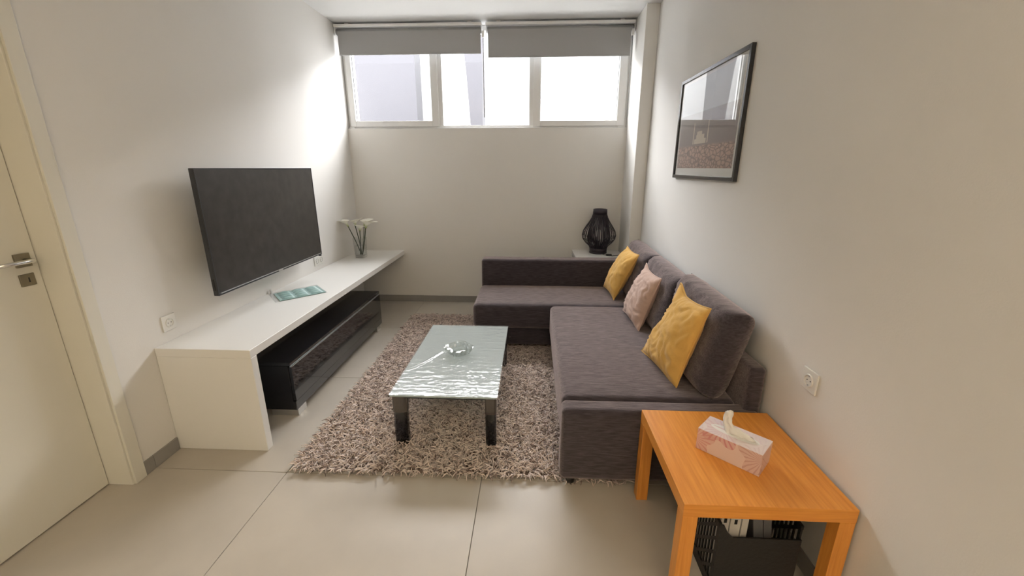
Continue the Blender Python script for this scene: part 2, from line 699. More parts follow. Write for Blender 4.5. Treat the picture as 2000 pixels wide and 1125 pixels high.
# floor: grout bed with one object for each tile
fl = struct(box('floor', XL - 0.3, XR + 0.3, YR - 0.3, YB + 0.3, -0.12, -0.004, 'grout'))
xs = [XL, -1.235, -0.235, 0.765, XR]
ys = [YR, -2.265, -1.265, -0.265, 0.735, 1.735, 2.735, 3.735, YB]
tile_mesh = None
for i in range(len(xs) - 1):
    for j in range(len(ys) - 1):
        g = 0.0016
        full = abs(xs[i + 1] - xs[i] - 1) < 1e-3 and abs(ys[j + 1] - ys[j] - 1) < 1e-3
        if full and tile_mesh:
            o = bpy.data.objects.new('floor_tile', tile_mesh)
            COL.objects.link(o)
            c = Vector((xs[i] + 0.5, ys[j] + 0.5, -0.006))
            o.parent = fl
            o.location = c - WLOC[fl.name]
            WLOC[o.name] = c
        else:
            # the tile at the door runs on into the door opening
            x_lo = XL - 0.20 if (i == 0 and j == 4) else xs[i] + g
            o = box('floor_tile', x_lo, xs[i + 1] - g, ys[j] + g, ys[j + 1] - g, -0.012, 0.0, 'tile', fl, 0.0008, 1)
            if full:
                tile_mesh = o.data
ceil = struct(box('ceiling', XL - 0.3, XR + 0.3, YR - 0.3, YB + 0.35, ZC, ZC + 0.15, 'ceiling_paint'))

DY0, DY1, DZ = 0.74, 1.612, 2.20      # door opening
bm = bmesh.new()
bx(bm, XL - 0.3, XL, DY1 + 0.022, YB + 0.35, 0, ZC)
bx(bm, XL - 0.3, XL, DY0 - 0.022, DY1 + 0.022, DZ + 0.022, ZC)
bx(bm, XL - 0.3, XL, YR - 0.3, DY0 - 0.022, 0, ZC)
bx(bm, XL - 0.3, XL - 0.24, DY0 - 0.022, DY1 + 0.022, 0, DZ + 0.022)  # panel added behind the door leaf to stop daylight leaking in
struct(obj('wall_left', bm, 'wall_paint'))
struct(box('wall_right', XR, XR + 0.3, YR - 0.3, YB + 0.35, 0, ZC, 'wall_paint'))
bm = bmesh.new()
bx(bm, XL, XR, YB, YB + 0.35, 0, 1.888)
struct(obj('wall_back', bm, 'wall_paint'))
struct(box('wall_pillar', 0.955, XR - 0.0005, 4.12, YB + 0.35, 0, ZC, 'wall_paint', None, 0.004, 2))
struct(box('wall_rear', XL, XR, YR - 0.3, YR, 0, ZC, 'wall_paint'))


def skirting(name, axis, fixed, a, b, face):
    """a row of skirting tiles; axis the run direction, fixed the wall plane, face the side it sticks out to"""
    root = empty(name, (fixed if axis == 'y' else (a + b) / 2, fixed if axis == 'x' else (a + b) / 2, 0), kind='structure')
    js = [j for j in (ys if axis == 'y' else xs) if a + 0.02 < j < b - 0.02]
    cut = [a] + js + [b]
    for p, q in zip(cut[:-1], cut[1:]):
        d0, d1 = sorted((fixed + face * 0.0005, fixed + face * 0.010))
        if axis == 'y':
            box('skirting_tile', d0, d1, p + 0.001, q - 0.001, 0.0005, 0.075, 'skirting', root, 0.0012, 1)
        else:
            box('skirting_tile', p + 0.001, q - 0.001, d0, d1, 0.0005, 0.075, 'skirting', root, 0.0012, 1)


skirting('baseboard_left', 'y', XL, 1.678, 1.890, 1)
skirting('baseboard_left_bench', 'y', XL, 1.945, YB - 0.012, 1)
skirting('baseboard_back', 'x', YB, XL + 0.001, 0.943, -1)
skirting('baseboard_pillar', 'x', 4.12, 0.945, XR - 0.012, -1)
skirting('baseboard_right', 'y', XR, YR + 0.01, 4.118, -1)

# ---- door in the left wall
d1 = empty('door_1', (XL - 0.10, (DY0 + DY1) / 2, 0), kind='structure')
bm = bmesh.new()
bx(bm, XL - 0.165, XL + 0.0004, DY1, DY1 + 0.020, 0.001, DZ + 0.02, 0.001, 1)
bx(bm, XL - 0.165, XL + 0.0004, DY0 - 0.020, DY0, 0.001, DZ + 0.02, 0.001, 1)
bx(bm, XL - 0.165, XL + 0.0004, DY0, DY1, DZ, DZ + 0.02, 0.001, 1)
obj('door_jamb', bm, 'door_white', d1)
bm = bmesh.new()
for (y0, y1, z0, z1) in ((DY1 + 0.008, DY1 + 0.066, 0.001, DZ + 0.066), (DY0 - 0.066, DY0 - 0.008, 0.001, DZ + 0.066), (DY0 - 0.008, DY1 + 0.008, DZ + 0.008, DZ + 0.066)):
    bx(bm, XL + 0.001, XL + 0.013, y0, y1, z0, z1, 0.002, 2)
obj('door_casing', bm, 'door_white', d1)
leaf = box('door_leaf', XL - 0.16, XL - 0.12, DY0 + 0.003, DY1 - 0.003, 0.007, DZ - 0.003, 'door_white', d1, 0.001, 1)
XD = XL - 0.12
ros = box('handle_rosette', XD, XD + 0.009, 1.530, 1.584, 1.112, 1.166, 'steel', leaf, 0.001, 1)
pts = [(XD + 0.006, 1.562, 1.139), (XD + 0.040, 1.562, 1.139)]
for k in range(5):
    a = PI / 2 * (k + 1) / 5
    pts.append((XD + 0.040 + 0.014 * math.sin(a), 1.562 - 0.014 * (1 - math.cos(a)), 1.139))
pts += [(XD + 0.055, 1.50, 1.139), (XD + 0.055, 1.435, 1.139)]
tube('door_handle', pts, 0.0085, 'chrome', leaf, 12)
box('keyhole_plate', XD, XD + 0.007, 1.528, 1.580, 1.034, 1.083, 'steel', leaf, 0.001, 1)
box('keyhole', XD + 0.0065, XD + 0.0078, 1.5545, 1.5600, 1.048, 1.068, 'dark_hole', leaf, 0.0006, 1)

# ---- strip window above the back wall
w1 = empty('window_1', (-0.49, 4.655, 1.89), kind='structure')
WX0, WX1, WZ0, WZ1, WY0, WY1 = XL + 0.002, 0.953, 1.8885, 2.838, 4.625, 4.70
bm = bmesh.new()
bx(bm, WX0, WX0 + 0.040, WY0, WY1, WZ0, WZ1, 0.003, 2)
bx(bm, WX1 - 0.040, WX1, WY0, WY1, WZ0, WZ1, 0.003, 2)
bx(bm, WX0 + 0.04, WX1 - 0.04, WY0, WY1, WZ0, WZ0 + 0.034, 0.003, 2)
bx(bm, WX0 + 0.04, WX1 - 0.04, WY0, WY1, WZ1 - 0.045, WZ1, 0.003, 2)
bx(bm, -0.985, -0.932, WY0, WY1, WZ0 + 0.034, WZ1 - 0.045, 0.003, 2)
bx(bm, -0.042, 0.008, WY0, WY1, WZ0 + 0.034, WZ1 - 0.045, 0.003, 2)
obj('window_frame', bm, 'pvc', w1)


def sash(x0, x1, st, gx0, gx1, gz0):
    bm = bmesh.new()
    z0, z1 = WZ0 + 0.022, WZ1 - 0.035
    y0, y1 = WY0 - 0.018, WY1 - 0.01
    bx(bm, x0, gx0, y0, y1, z0, z1, 0.004, 2)
    bx(bm, gx1, x1, y0, y1, z0, z1, 0.004, 2)
    bx(bm, gx0, gx1, y0, y1, z0, gz0, 0.004, 2)
    bx(bm, gx0, gx1, y0, y1, z1 - 0.06, z1, 0.004, 2)
    s = obj('window_sash', bm, 'pvc', w1)
    box('window_pane', gx0 - 0.005, gx1 + 0.005, 4.652, 4.658, gz0 - 0.005, z1 - 0.055, 'pane', s)
    bm = bmesh.new()
    for (a, b, c, d) in ((gx0, gx0 + 0.004, gz0, z1 - 0.06), (gx1 - 0.004, gx1, gz0, z1 - 0.06), (gx0, gx1, gz0, gz0 + 0.004)):
        bx(bm, a, b, 4.640, 4.650, c, d)
    obj('gasket', bm, 'gasket', s)
    return s


s1 = sash(-1.915, -0.975, 0, -1.855, -1.048, 1.967)
s2 = sash(0.000, 0.928, 0, 0.072, 0.850, 1.963)
for s, xa in ((s1, -1.90), (s1, -1.02), (s2, 0.04), (s2, 0.895)):
    box('hinge_cover', xa - 0.03, xa + 0.03, WY0 - 0.028, WY0 - 0.016, WZ0 + 0.004, WZ0 + 0.020, 'pvc', s, 0.003, 2)
box('fixed_pane', -0.934, -0.040, 4.652, 4.658, 1.920, WZ1 - 0.043, 'pane', w1)
box('window_sill', WX0, WX1, YB + 0.001, WY0 - 0.001, 1.8885, 1.894, 'pvc', w1, 0.002, 1)

# ---- outside
struct(box('ground_outside', -9, 9, 4.95, 16, 1.30, 1.45, 'pavement'))
tag(box('neighbouring_facade', -6.5, -1.98, 7.6, 8.0, 1.45, 4.0, 'facade'), 'pale grey rendered facade outside the left window pane', 'building', None)
bm = bmesh.new()  # house added to hold back low sky light entering the strip window
bx(bm, -9, 9, 10.0, 10.6, 1.45, 4.35)
bx(bm, -9.1, 9.1, 9.92, 10.65, 4.35, 4.5)
tag(obj('added_house', bm, 'white_render'), 'bright white rendered house added across the yard to block low sky, outside the strip window', 'building')
bm = bmesh.new()
t = [(-1.02, 1.45), (-0.86, 1.45), (-0.86, 2.2), (-0.83, 4.0), (-1.22, 4.0), (-1.12, 3.0)]
f = [bm.verts.new((x, 7.6, z)) for x, z in t]
g = [bm.verts.new((x, 8.0, z)) for x, z in t]
bm.faces.new(f)
bm.faces.new(g)
for k in range(len(t)):
    bm.faces.new((f[k], f[(k + 1) % len(t)], g[(k + 1) % len(t)], g[k]))
tag(obj('street_pier', bm, 'facade'), 'grey tapering concrete pier outside the middle window pane', 'pier')

# ================================================================== BLINDS
def blind(x0, x1, fx0, fx1, zb, wand_x, label):
    b = empty('roller_blind', ((x0 + x1) / 2, 4.5, ZC), label, 'blind', 'roller blinds over the strip window')
    bm = bmesh.new()
    bx(bm, x0, x1, 4.46, 4.56, 2.795, 2.822, 0.008, 3)
    bx(bm, x0 + 0.1, x0 + 0.14, 4.49, 4.54, 2.82, ZC - 0.0005)
    bx(bm, x1 - 0.14, x1 - 0.1, 4.49, 4.54, 2.82, ZC - 0.0005)
    obj('head_rail', bm, 'blind_metal', b)
    bm = bmesh.new()
    tube_into(bm, [(x0 + 0.012, 4.512, 2.764), (x1 - 0.012, 4.512, 2.764)], 0.029, 24)
    obj('roller', bm, 'blind_roll', b, True)
    for xx in (x0, x1 - 0.006):
        box('bracket', xx, xx + 0.006, 4.475, 4.55, 2.730, 2.797, 'blind_metal', b, 0.002, 1)
    box('fabric', fx0, fx1, 4.4825, 4.4840, zb + 0.012, 2.764, 'blind_fabric', b)
    box('bottom_bar', fx0, fx1, 4.477, 4.489, zb, zb + 0.014, 'blind_fabric', b, 0.003, 2)
    c = tube('control_cord', [(wand_x, 4.495, 2.72), (wand_x, 4.494, 2.4), (wand_x, 4.495, 1.985)], 0.0042, 'blind_roll', b, 8)
    box('cord_tensioner', wand_x - 0.012, wand_x + 0.012, 4.485, 4.505, 2.70, 2.755, 'blind_metal', b, 0.003, 2)


blind(-1.932, -0.500, -1.905, -0.512, 2.556, -0.490, 'grey roller blind nearest the television wall')
blind(-0.462, 0.946, -0.442, 0.912, 2.520, 0.930, 'grey roller blind beside the white corner pillar')

# ================================================================== WHITE BENCH
be = empty('wall_bench', (-1.68, 3.2, 0), 'long white wall bench with one end panel, under the television', 'bench')
ZT = 0.602
box('bench_top', XL + 0.001, -1.432, 1.893, YB - 0.001, ZT - 0.045, ZT, 'white_laminate', be, 0.0015, 1)
box('end_panel', XL + 0.001, -1.432, 1.893, 1.940, 0.001, ZT - 0.0455, 'white_laminate', be, 0.0015, 1)

# ================================================================== BLACK LOW CABINET
cb = empty('media_cabinet', (-1.61, 2.97, 0), 'low black high-gloss media cabinet under the white bench', 'cabinet')
CX0, CX1, CY0, CY1, CZ0, CZ1 = -1.83, -1.437, 2.215, 3.735, 0.052, 0.372
bm = bmesh.new()
bx(bm, CX0, CX1 - 0.02, CY0, CY1, CZ0, CZ1 - 0.022, 0.002, 1)
obj('cabinet_body', bm, 'black_satin', cb)
box('cabinet_top', CX0, CX1 - 0.004, CY0 - 0.001, CY1 + 0.001, CZ1 - 0.0215, CZ1, 'black_gloss', cb, 0.002, 2)
dr = box('flap_door', CX1 - 0.0195, CX1, CY0 + 0.004, CY1 - 0.004, CZ0 + 0.062, CZ1 - 0.030, 'black_gloss', cb, 0.002, 2)
box('trim_strip', CX1 - 0.010, CX1 + 0.002, CY0 + 0.004, CY1 - 0.004, CZ1 - 0.0295, CZ1 - 0.0255, 'silver', dr)
box('plinth_rail', CX1 - 0.0195, CX1 - 0.002, CY0, CY1, CZ0, CZ0 + 0.060, 'black_gloss', cb, 0.002, 2)
for (x, y) in ((-1.53, 2.235), (-1.53, 3.62), (-1.80, 2.235), (-1.80, 3.62)):
    box('foot', x - 0.075 if x < -1.7 else x - 0.09, x + 0.085 if x > -1.7 else x + 0.07, y, y + 0.095, 0.0, 0.0515, 'silver', cb, 0.003, 2)

# ================================================================== TELEVISION
tv = empty('television', (-1.80, 2.82, 0.79), 'large black flat television mounted on the wall above the bench', 'television')
TX, TY0, TY1, TZ0, TZ1 = -1.79, 2.207, 3.427, 0.790, 1.497
bm = bmesh.new()
bx(bm, TX - 0.028, TX - 0.002, TY0, TY1, TZ0, TZ1, 0.004, 2)
obj('housing', bm, 'tv_plastic', tv)
box('rear_bulge', TX - 0.075, TX - 0.0285, TY0 + 0.14, TY1 - 0.14, TZ0 + 0.03, TZ1 - 0.25, 'tv_plastic', tv, 0.012, 2)
bm = bmesh.new()
bx(bm, TX - 0.002, TX + 0.003, TY0, TY0 + 0.008, TZ0, TZ1, 0.001, 1)
bx(bm, TX - 0.002, TX + 0.003, TY1 - 0.008, TY1, TZ0, TZ1, 0.001, 1)
bx(bm, TX - 0.002, TX + 0.003, TY0 + 0.008, TY1 - 0.008, TZ1 - 0.008, TZ1, 0.001, 1)
bx(bm, TX - 0.002, TX + 0.004, TY0 + 0.008, TY1 - 0.008, TZ0, TZ0 + 0.014, 0.001, 1)
bz = obj('bezel', bm, 'tv_plastic', tv)
box('chin_strip', TX + 0.004, TX + 0.006, TY0 + 0.02, TY1 - 0.02, TZ0 + 0.010, TZ0 + 0.014, 'silver', bz)
box('maker_badge', TX + 0.004, TX + 0.006, 2.795, 2.845, TZ0 + 0.002, TZ0 + 0.0095, 'silver', bz)
box('screen', TX - 0.0018, TX + 0.0005, TY0 + 0.008, TY1 - 0.008, TZ0 + 0.014, TZ1 - 0.008, 'tv_screen', tv)
box('corner_sensor', TX - 0.02, TX, TY1 - 0.02, TY1 - 0.002, TZ0 - 0.014, TZ0 - 0.0003, 'tv_plastic', tv, 0.003, 2)
box('side_keys', TX - 0.024, TX - 0.008, TY0 - 0.004, TY0 - 0.0003, TZ0 + 0.03, TZ0 + 0.10, 'black_plastic', tv, 0.001, 1)
bm = bmesh.new()
bx(bm, XL + 0.001, XL + 0.012, 2.55, 3.09, 1.00, 1.30, 0.002, 1)
bx(bm, XL + 0.012, TX - 0.076, 2.68, 2.72, 0.98, 1.32, 0.002, 1)
bx(bm, XL + 0.012, TX - 0.076, 2.92, 2.96, 0.98, 1.32, 0.002, 1)
obj('wall_mount', bm, 'black_satin', tv)

# ================================================================== SOCKETS
def socket(face_x, s, y, z, n, label):
    """n round earthed outlets in one plate on a side wall; s = direction the plate sticks out"""
    g = empty('wall_socket', (face_x, y, z), label, 'socket')
    w = 0.0425 if n == 1 else 0.080

    def xx(a, b):
        return sorted((face_x + s * a, face_x + s * b))
    bm = bmesh.new()
    cs = [y] if n == 1 else [y - 0.036, y + 0.036]
    a, b = xx(0.0006, 0.008)
    bx(bm, a, b, y - w, y + w, z - 0.0425, z + 0.0425, 0.003, 2)
    obj('cover_plate', bm, 'white_plastic', g)
    for c in cs:
        bm = bmesh.new()
        # raised square insert with a round well
        seg = 28
        rings = []
        for r, d in ((0.0, 0.0085), (0.0205, 0.0085), (0.0212, 0.0125), (0.0240, 0.0125), (0.0255, 0.0082)):
            if r == 0:
                rings.append([bm.verts.new((face_x + s * d, c, z))])
            else:
                rings.append([bm.verts.new((face_x + s * d, c + r * math.cos(2 * PI * k / seg), z + r * math.sin(2 * PI * k / seg))) for k in range(seg)])
        for A, B in zip(rings[:-1], rings[1:]):
            for k in range(seg):
                k2 = (k + 1) % seg
                if len(A) == 1:
                    bm.faces.new((A[0], B[k], B[k2]))
                else:
                    bm.faces.new((A[k], A[k2], B[k2], B[k]))
        ins = obj('outlet', bm, 'white_plastic', g, False)
        for dy in (-0.0095, 0.0095):
            bm = bmesh.new()
            tube_into(bm, [(face_x + s * 0.0080, c + dy, z), (face_x + s * 0.0090, c + dy, z)], 0.0026, 10)
            obj('pin_hole', bm, 'dark_hole', ins)
        a, b = xx(0.0087, 0.0115)
        for zz in (z + 0.0160, z - 0.0202):
            box('earth_clip', a, b, c - 0.003, c + 0.003, zz, zz + 0.0042, 'silver', ins)


socket(XL, 1, 2.008, 0.702, 1, 'square white wall socket above the near end of the white bench')
socket(XL, 1, 3.640, 0.688, 2, 'double white wall socket just under the television corner')
socket(XR, -1, 1.478, 0.722, 1, 'square white wall socket above the orange wooden side table')

# ================================================================== QUILTED MAT ON BENCH
A, B_, C_, D_ = Vector((-1.745, 2.690)), Vector((-1.530, 2.920)), Vector((-1.705, 3.110)), Vector((-1.915, 2.880))
pk = empty('quilted_mat', (-1.72, 2.90, ZT), 'teal quilted mat with a clear plastic border lying on the white bench', 'mat')


def qp(u, v):
    return A * (1 - u) * (1 - v) + B_ * u * (1 - v) + C_ * u * v + D_ * (1 - u) * v


def slab(bm, us, vs2, z0, z1):
    q = [qp(us[0], vs2[0]), qp(us[1], vs2[0]), qp(us[1], vs2[1]), qp(us[0], vs2[1])]
    lo = [bm.verts.new((p.x, p.y, z0)) for p in q]
    hi = [bm.verts.new((p.x, p.y, z1)) for p in q]
    bm.faces.new(lo)
    bm.faces.new(hi)
    for k in range(4):
        bm.faces.new((lo[k], lo[(k + 1) % 4], hi[(k + 1) % 4], hi[k]))


bm = bmesh.new()
slab(bm, (0.0, 1.0), (0, 0.86), ZT + 0.002, ZT + 0.006)
sheet = obj('mat_sheet', bm, 'teal_pad', pk)
for i in range(3):
    for j in range(4):
        u0, v0 = 0.06 + i * 0.31, 0.04 + j * 0.205
        vs_, fs_ = [], []
        n = 8
        for a in range(n + 1):
            for b in range(n + 1):
                p = qp(u0 + 0.27 * a / n, v0 + 0.165 * b / n)
                hgt = 0.011 * (max(0, (1 - (2 * a / n - 1) ** 2) * (1 - (2 * b / n - 1) ** 2))) ** 0.6
                vs_.append((p.x, p.y, ZT + 0.0062 + hgt))
        for a in range(n):
            for b in range(n):
                fs_.append((a * (n + 1) + b, (a + 1) * (n + 1) + b, (a + 1) * (n + 1) + b + 1, a * (n + 1) + b + 1))
        data_obj('pad', vs_, fs_, 'teal_pad', sheet)
bm = bmesh.new()
slab(bm, (-0.10, 1.03), (-0.03, 1.04), ZT + 0.0005, ZT + 0.0016)
obj('plastic_border', bm, 'sleeve', pk)
p = qp(-0.04, 1.0)
box('zip_slider', p.x - 0.006, p.x + 0.006, p.y - 0.006, p.y + 0.006, ZT + 0.0017, ZT + 0.034, 'silver', pk, 0.002, 2)

# ================================================================== VASE AND LILIES
vx, vy = -1.768, 4.19
va = empty('glass_vase', (vx, vy, ZT), 'clear tapered glass vase of white calla lilies on the bench', 'vase')


def sq_ring(bm, hw, z, r=0.35, seg=6):
    """rounded-square ring"""
    out = []
    for k in range(4 * seg):
        a = 2 * PI * (k + 0.5) / (4 * seg)
        ca, sa = math.cos(a), math.sin(a)
        e = 5.0
        rr = hw / ((abs(ca) ** e + abs(sa) ** e) ** (1 / e))
        out.append(bm.verts.new((vx + rr * ca, vy + rr * sa, z)))
    return out


def sq_shell(name, prof, mat, parent):
    bm = bmesh.new()
    rs = [sq_ring(bm, h, z) for h, z in prof]
    n = len(rs[0])
    for a, b in zip(rs[:-1], rs[1:]):
        for k in range(n):
            bm.faces.new((a[k], a[(k + 1) % n], b[(k + 1) % n], b[k]))
    bm.faces.new(rs[0])
    bm.faces.new(rs[-1])
    return obj(name, bm, mat, parent, False)


sq_shell('vase_glass', [(0.049, ZT + 0.0005), (0.051, ZT + 0.004), (0.060, ZT + 0.205), (0.0565, ZT + 0.205), (0.0475, ZT + 0.020)], 'clear_glass', va)
sq_shell('water', [(0.046, ZT + 0.0215), (0.0515, ZT + 0.125)], 'water', va)


def lily(base, tip, mouth_dir, size, label, seed):
    """base/tip: stem ends; mouth_dir: where the spathe opens"""
    base, tip, md = Vector(base), Vector(tip), Vector(mouth_dir).normalized()
    g = empty('calla_lily', base, label, 'flower', 'calla lilies in the glass vase')
    mid = (base + tip) / 2 + Vector((0.004, 0.002, 0))
    sd = (tip - base).normalized()
    pts = [base, mid, tip - sd * 0.02, tip]
    tube('stem', pts, [0.0050, 0.0048, 0.0045, 0.0055], 'stem_green', g, 8)
    # spathe: trumpet from the stem tip, one lip drawn out into a point
    n, m = 14, 26
    verts, faces, al = [], [], []
    d0 = (sd + md * 0.25).normalized()
    side = d0.cross(md).normalized()
    for i in range(n + 1):
        t = i / n
        axis = tip + d0 * (size * 0.62 * t)
        rad = size * (0.075 + 0.10 * t + 0.36 * t ** 3)
        for k in range(m):
            a = 2 * PI * k / m
            lip = max(0, math.cos(a)) ** 3
            out = md * math.cos(a) + side * math.sin(a)
            out = (out - d0 * out.dot(d0) * 0.6)
            pz = axis + out * rad * (1 + 0.85 * lip * t * t) + d0 * (-0.10 * size * t ** 4 * (1 - math.cos(a)) * 0.5)
            if t > 0.8:
                pz += noise.noise_vector(pz * 40 + Vector((seed, 0, 0))) * size * 0.035
            verts.append(pz)
            al.append(t)
    for i in range(n):
        for k in range(m):
            faces.append((i * m + k, i * m + (k + 1) % m, (i + 1) * m + (k + 1) % m, (i + 1) * m + k))
    o = data_obj('spathe', verts, faces, 'lily', g)
    at = o.data.attributes.new('along', 'FLOAT', 'POINT')
    at.data.foreach_set('value', al)
    bm = bmesh.new()
    tube_into(bm, [tip, tip + d0 * size * 0.25, tip + d0 * size * 0.5], [0.004, 0.0055, 0.0025], 8)
    obj('spadix', bm, 'yellow_cotton', g, True)


ZS = ZT + 0.030
lily((vx + 0.010, vy - 0.012, ZS), (vx - 0.092, vy - 0.030, 0.925), (-1, -0.2, 0.35), 0.129, 'calla lily leaning furthest towards the television wall', 1)
lily((vx + 0.004, vy + 0.012, ZS), (vx - 0.045, vy + 0.030, 0.925), (0.3, 0.9, 0.3), 0.105, 'short calla lily at the rear of the glass vase', 2)
lily((vx - 0.006, vy - 0.006, ZS), (vx + 0.030, vy - 0.045, 0.885), (0.1, -1, 0.5), 0.105, 'calla lily with the greenest throat, facing into the room', 3)
lily((vx + 0.014, vy + 0.004, ZS), (vx + 0.045, vy + 0.035, 0.920), (0.4, 0.6, 0.3), 0.111, 'upright calla lily between two others in the glass vase', 4)
lily((vx + 0.022, vy - 0.018, ZS), (vx + 0.074, vy + 0.000, 0.905), (1, -0.1, 0.3), 0.129, 'calla lily bending away from the television wall', 5)

# ================================================================== SHAGGY RUG
RX0, RX1, RY0, RY1 = -1.205, 0.485, 1.742, 4.05
rug = empty('shaggy_rug', (-0.4, 2.9, 0), 'beige shaggy rug under the coffee table', 'rug')
box('rug_backing', RX0 + 0.02, RX1 - 0.02, RY0 + 0.02, RY1 - 0.02, 0.0005, 0.008, 'rug_backing', rug)


def make_pile():
    rng = np.random.default_rng(3)
    N = 40000
    x = rng.uniform(RX0, RX1, N)
    y = rng.uniform(RY0, RY1, N)
    # none where the sofa stands on the rug, apart from its front rim
    keep = ~(((x > 0.24) & (y > 1.83)) | ((x > -0.40) & (y > 3.36)))
    x, y = x[keep], y[keep]
    N = len(x)
    under = (x > 0.14) | ((x > -0.50) & (y > 3.22))
    ang = rng.uniform(0, 2 * np.pi, N)
    lean = rng.uniform(0.75, 1.35, N)
    ln = rng.uniform(0.040, 0.068, N)
    # rim strands fall outwards
    for d, a in ((x - RX0, np.pi), (y - RY0, -np.pi / 2), (RY1 - y, np.pi / 2)):
        m = (d < 0.022) & (rng.uniform(0, 1, N) < 0.75)
        ang[m] = a + rng.normal(0, 0.6, m.sum())
        lean[m] = rng.uniform(1.0, 1.5, m.sum())
    hs = np.where(under, 0.35, 1.0)
    S = 4                                    # points along a strand
    K = 3                                    # sides
    bend = rng.normal(0, 0.9, N)
    pts = np.zeros((N, S, 3))
    cur = np.stack([x, y, np.full(N, 0.006)], 1)
    pts[:, 0] = cur
    th = lean * 0.35
    an = ang.copy()
    for s in range(1, S):
        step = ln / (S - 1)
        dz = np.cos(th) * step * hs
        dh = np.sin(th) * step
        cur = cur + np.stack([np.cos(an) * dh, np.sin(an) * dh, dz], 1)
        cur[:, 2] = np.maximum(cur[:, 2], 0.004)
        pts[:, s] = cur
        th = th + lean * 0.62
        an = an + bend * 0.5
    rad = np.array([0.0022, 0.0034, 0.0034, 0.0020])
    side = np.stack([-np.sin(ang), np.cos(ang), np.zeros(N)], 1)
    up = np.stack([-np.cos(ang) * 0.5, -np.sin(ang) * 0.5, np.full(N, 0.85)], 1)
    V = np.zeros((N, S, K, 3))
    for k in range(K):
        a = 2 * np.pi * k / K + np.pi / 2
        off = side * np.cos(a) + up * np.sin(a)
        V[:, :, k] = pts + off[:, None, :] * rad[None, :, None]
    V[..., 2] = np.maximum(V[..., 2], 0.0025)
    base = (np.arange(N) * S * K)[:, None]
    fl_ = []
    for s in range(S - 1):
        for k in range(K):
            k2 = (k + 1) % K
            fl_.append(np.concatenate([base + s * K + k, base + s * K + k2, base + (s + 1) * K + k2, base + (s + 1) * K + k], 1))
    F = np.stack(fl_, 1).reshape(-1, 4)
    me = bpy.data.meshes.new('pile')
    nv, nf = N * S * K, len(F)
    me.vertices.add(nv)
    me.vertices.foreach_set('co', V.reshape(-1).astype(np.float32))
    me.loops.add(nf * 4)
    me.loops.foreach_set('vertex_index', F.ravel().astype(np.int32))
    me.polygons.add(nf)
    me.polygons.foreach_set('loop_start', (np.arange(nf) * 4).astype(np.int32))
    me.update(calc_edges=True)
    tint = np.where(rng.uniform(0, 1, N) < 0.24, rng.uniform(0.0, 0.35, N), rng.uniform(0.65, 1.0, N))
    at = me.attributes.new('tint', 'FLOAT', 'POINT')
    at.data.foreach_set('value', np.repeat(tint, S * K).astype(np.float32))
    o = link_mesh('pile', me, 'rug_pile', rug, False)
    o['kind'] = 'stuff'


make_pile()

# ================================================================== COFFEE TABLE
TZ = 0.330
ct = empty('coffee_table', (-0.46, 2.465, 0), 'low glass coffee table with dark legs standing on the shaggy rug', 'table')
QX0, QX1, QY0, QY1 = -0.750, -0.172, 1.952, 2.985
box('glass_top', QX0, QX1, QY0, QY1, TZ - 0.010, TZ, 'table_glass', ct, 0.002, 2)


def leg_section(x, y, w, d, z0, z1):
    bm = bmesh.new()
    seg = 20
    lo, hi = [], []
    for k in range(seg):
        a = 2 * PI * k / seg
        e = 4.0
        rr = 1 / ((abs(math.cos(a)) ** e + abs(math.sin(a)) ** e) ** (1 / e))
        lo.append(bm.verts.new((x + w / 2 * rr * math.cos(a), y + d / 2 * rr * math.sin(a), z0)))
        hi.append(bm.verts.new((x + w / 2 * rr * math.cos(a), y + d / 2 * rr * math.sin(a), z1)))
    for k in range(seg):
        bm.faces.new((lo[k], lo[(k + 1) % seg], hi[(k + 1) % seg], hi[k]))
    bm.faces.new(lo)
    bm.faces.new(hi)
    return bm


for lx, ly in ((QX0 + 0.048, QY0 + 0.031), (QX1 - 0.036, QY0 + 0.031), (QX0 + 0.048, QY1 - 0.042), (QX1 - 0.036, QY1 - 0.042)):
    w = 0.076 if lx < -0.5 else 0.060
    lg = obj('leg', leg_section(lx, ly, w, 0.06, 0.009, TZ - 0.0105), 'black_gloss', ct)
    obj('leg_reflection_band', leg_section(lx, ly, w + 0.003, 0.063, TZ - 0.105, TZ - 0.012), 'leg_reflection', lg)  # lighter upper leg: film reflection on the dark leg, painted as a band

bm = bmesh.new()
bx(bm, QX0 + 0.07, QX1 - 0.05, QY0 + 0.004, QY0 + 0.014, TZ - 0.0185, TZ - 0.0105)
obj('front_rail', bm, 'black_satin', ct)
bm = bmesh.new()
bx(bm, QX0 + 0.07, QX1 - 0.05, QY1 - 0.014, QY1 - 0.004, TZ - 0.0185, TZ - 0.0105)
obj('rear_rail', bm, 'black_satin', ct)

# clear film stretched over the table top, hanging over its edges
fm = empty('plastic_film', (-0.46, 2.465, TZ), 'crinkled clear plastic film spread over the glass coffee table', 'plastic film')
nx, ny = 90, 150
vs_, fs_ = [], []
for j in range(ny + 1):
    for i in range(nx + 1):
        x = QX0 - 0.004 + (QX1 - QX0 + 0.008) * i / nx
        y = QY0 - 0.004 + (QY1 - QY0 + 0.008) * j / ny
        w = noise.noise(Vector((x * 6, y * 30, 1.7)))
        w2 = noise.noise(Vector((x * 26 + y * 14, y * 52, 4.2)))
        w3 = noise.noise(Vector((x * 60, y * 70, 9.2)))
        # one long diagonal fold on the side towards the television
        tt = (x + 0.735) / 0.165
        fold = math.exp(-((y - 2.25 - 0.27 * tt ** 1.5) / 0.012) ** 2) if 0 < tt < 1 else 0
        z = TZ + 0.0022 + 0.0014 * abs(w) + 0.0015 * abs(w2) + 0.0008 * abs(w3) + 0.007 * fold
        vs_.append((x, y, z))
for j in range(ny):
    for i in range(nx):
        a = j * (nx + 1) + i
        fs_.append((a, a + 1, a + nx + 2, a + nx + 1))
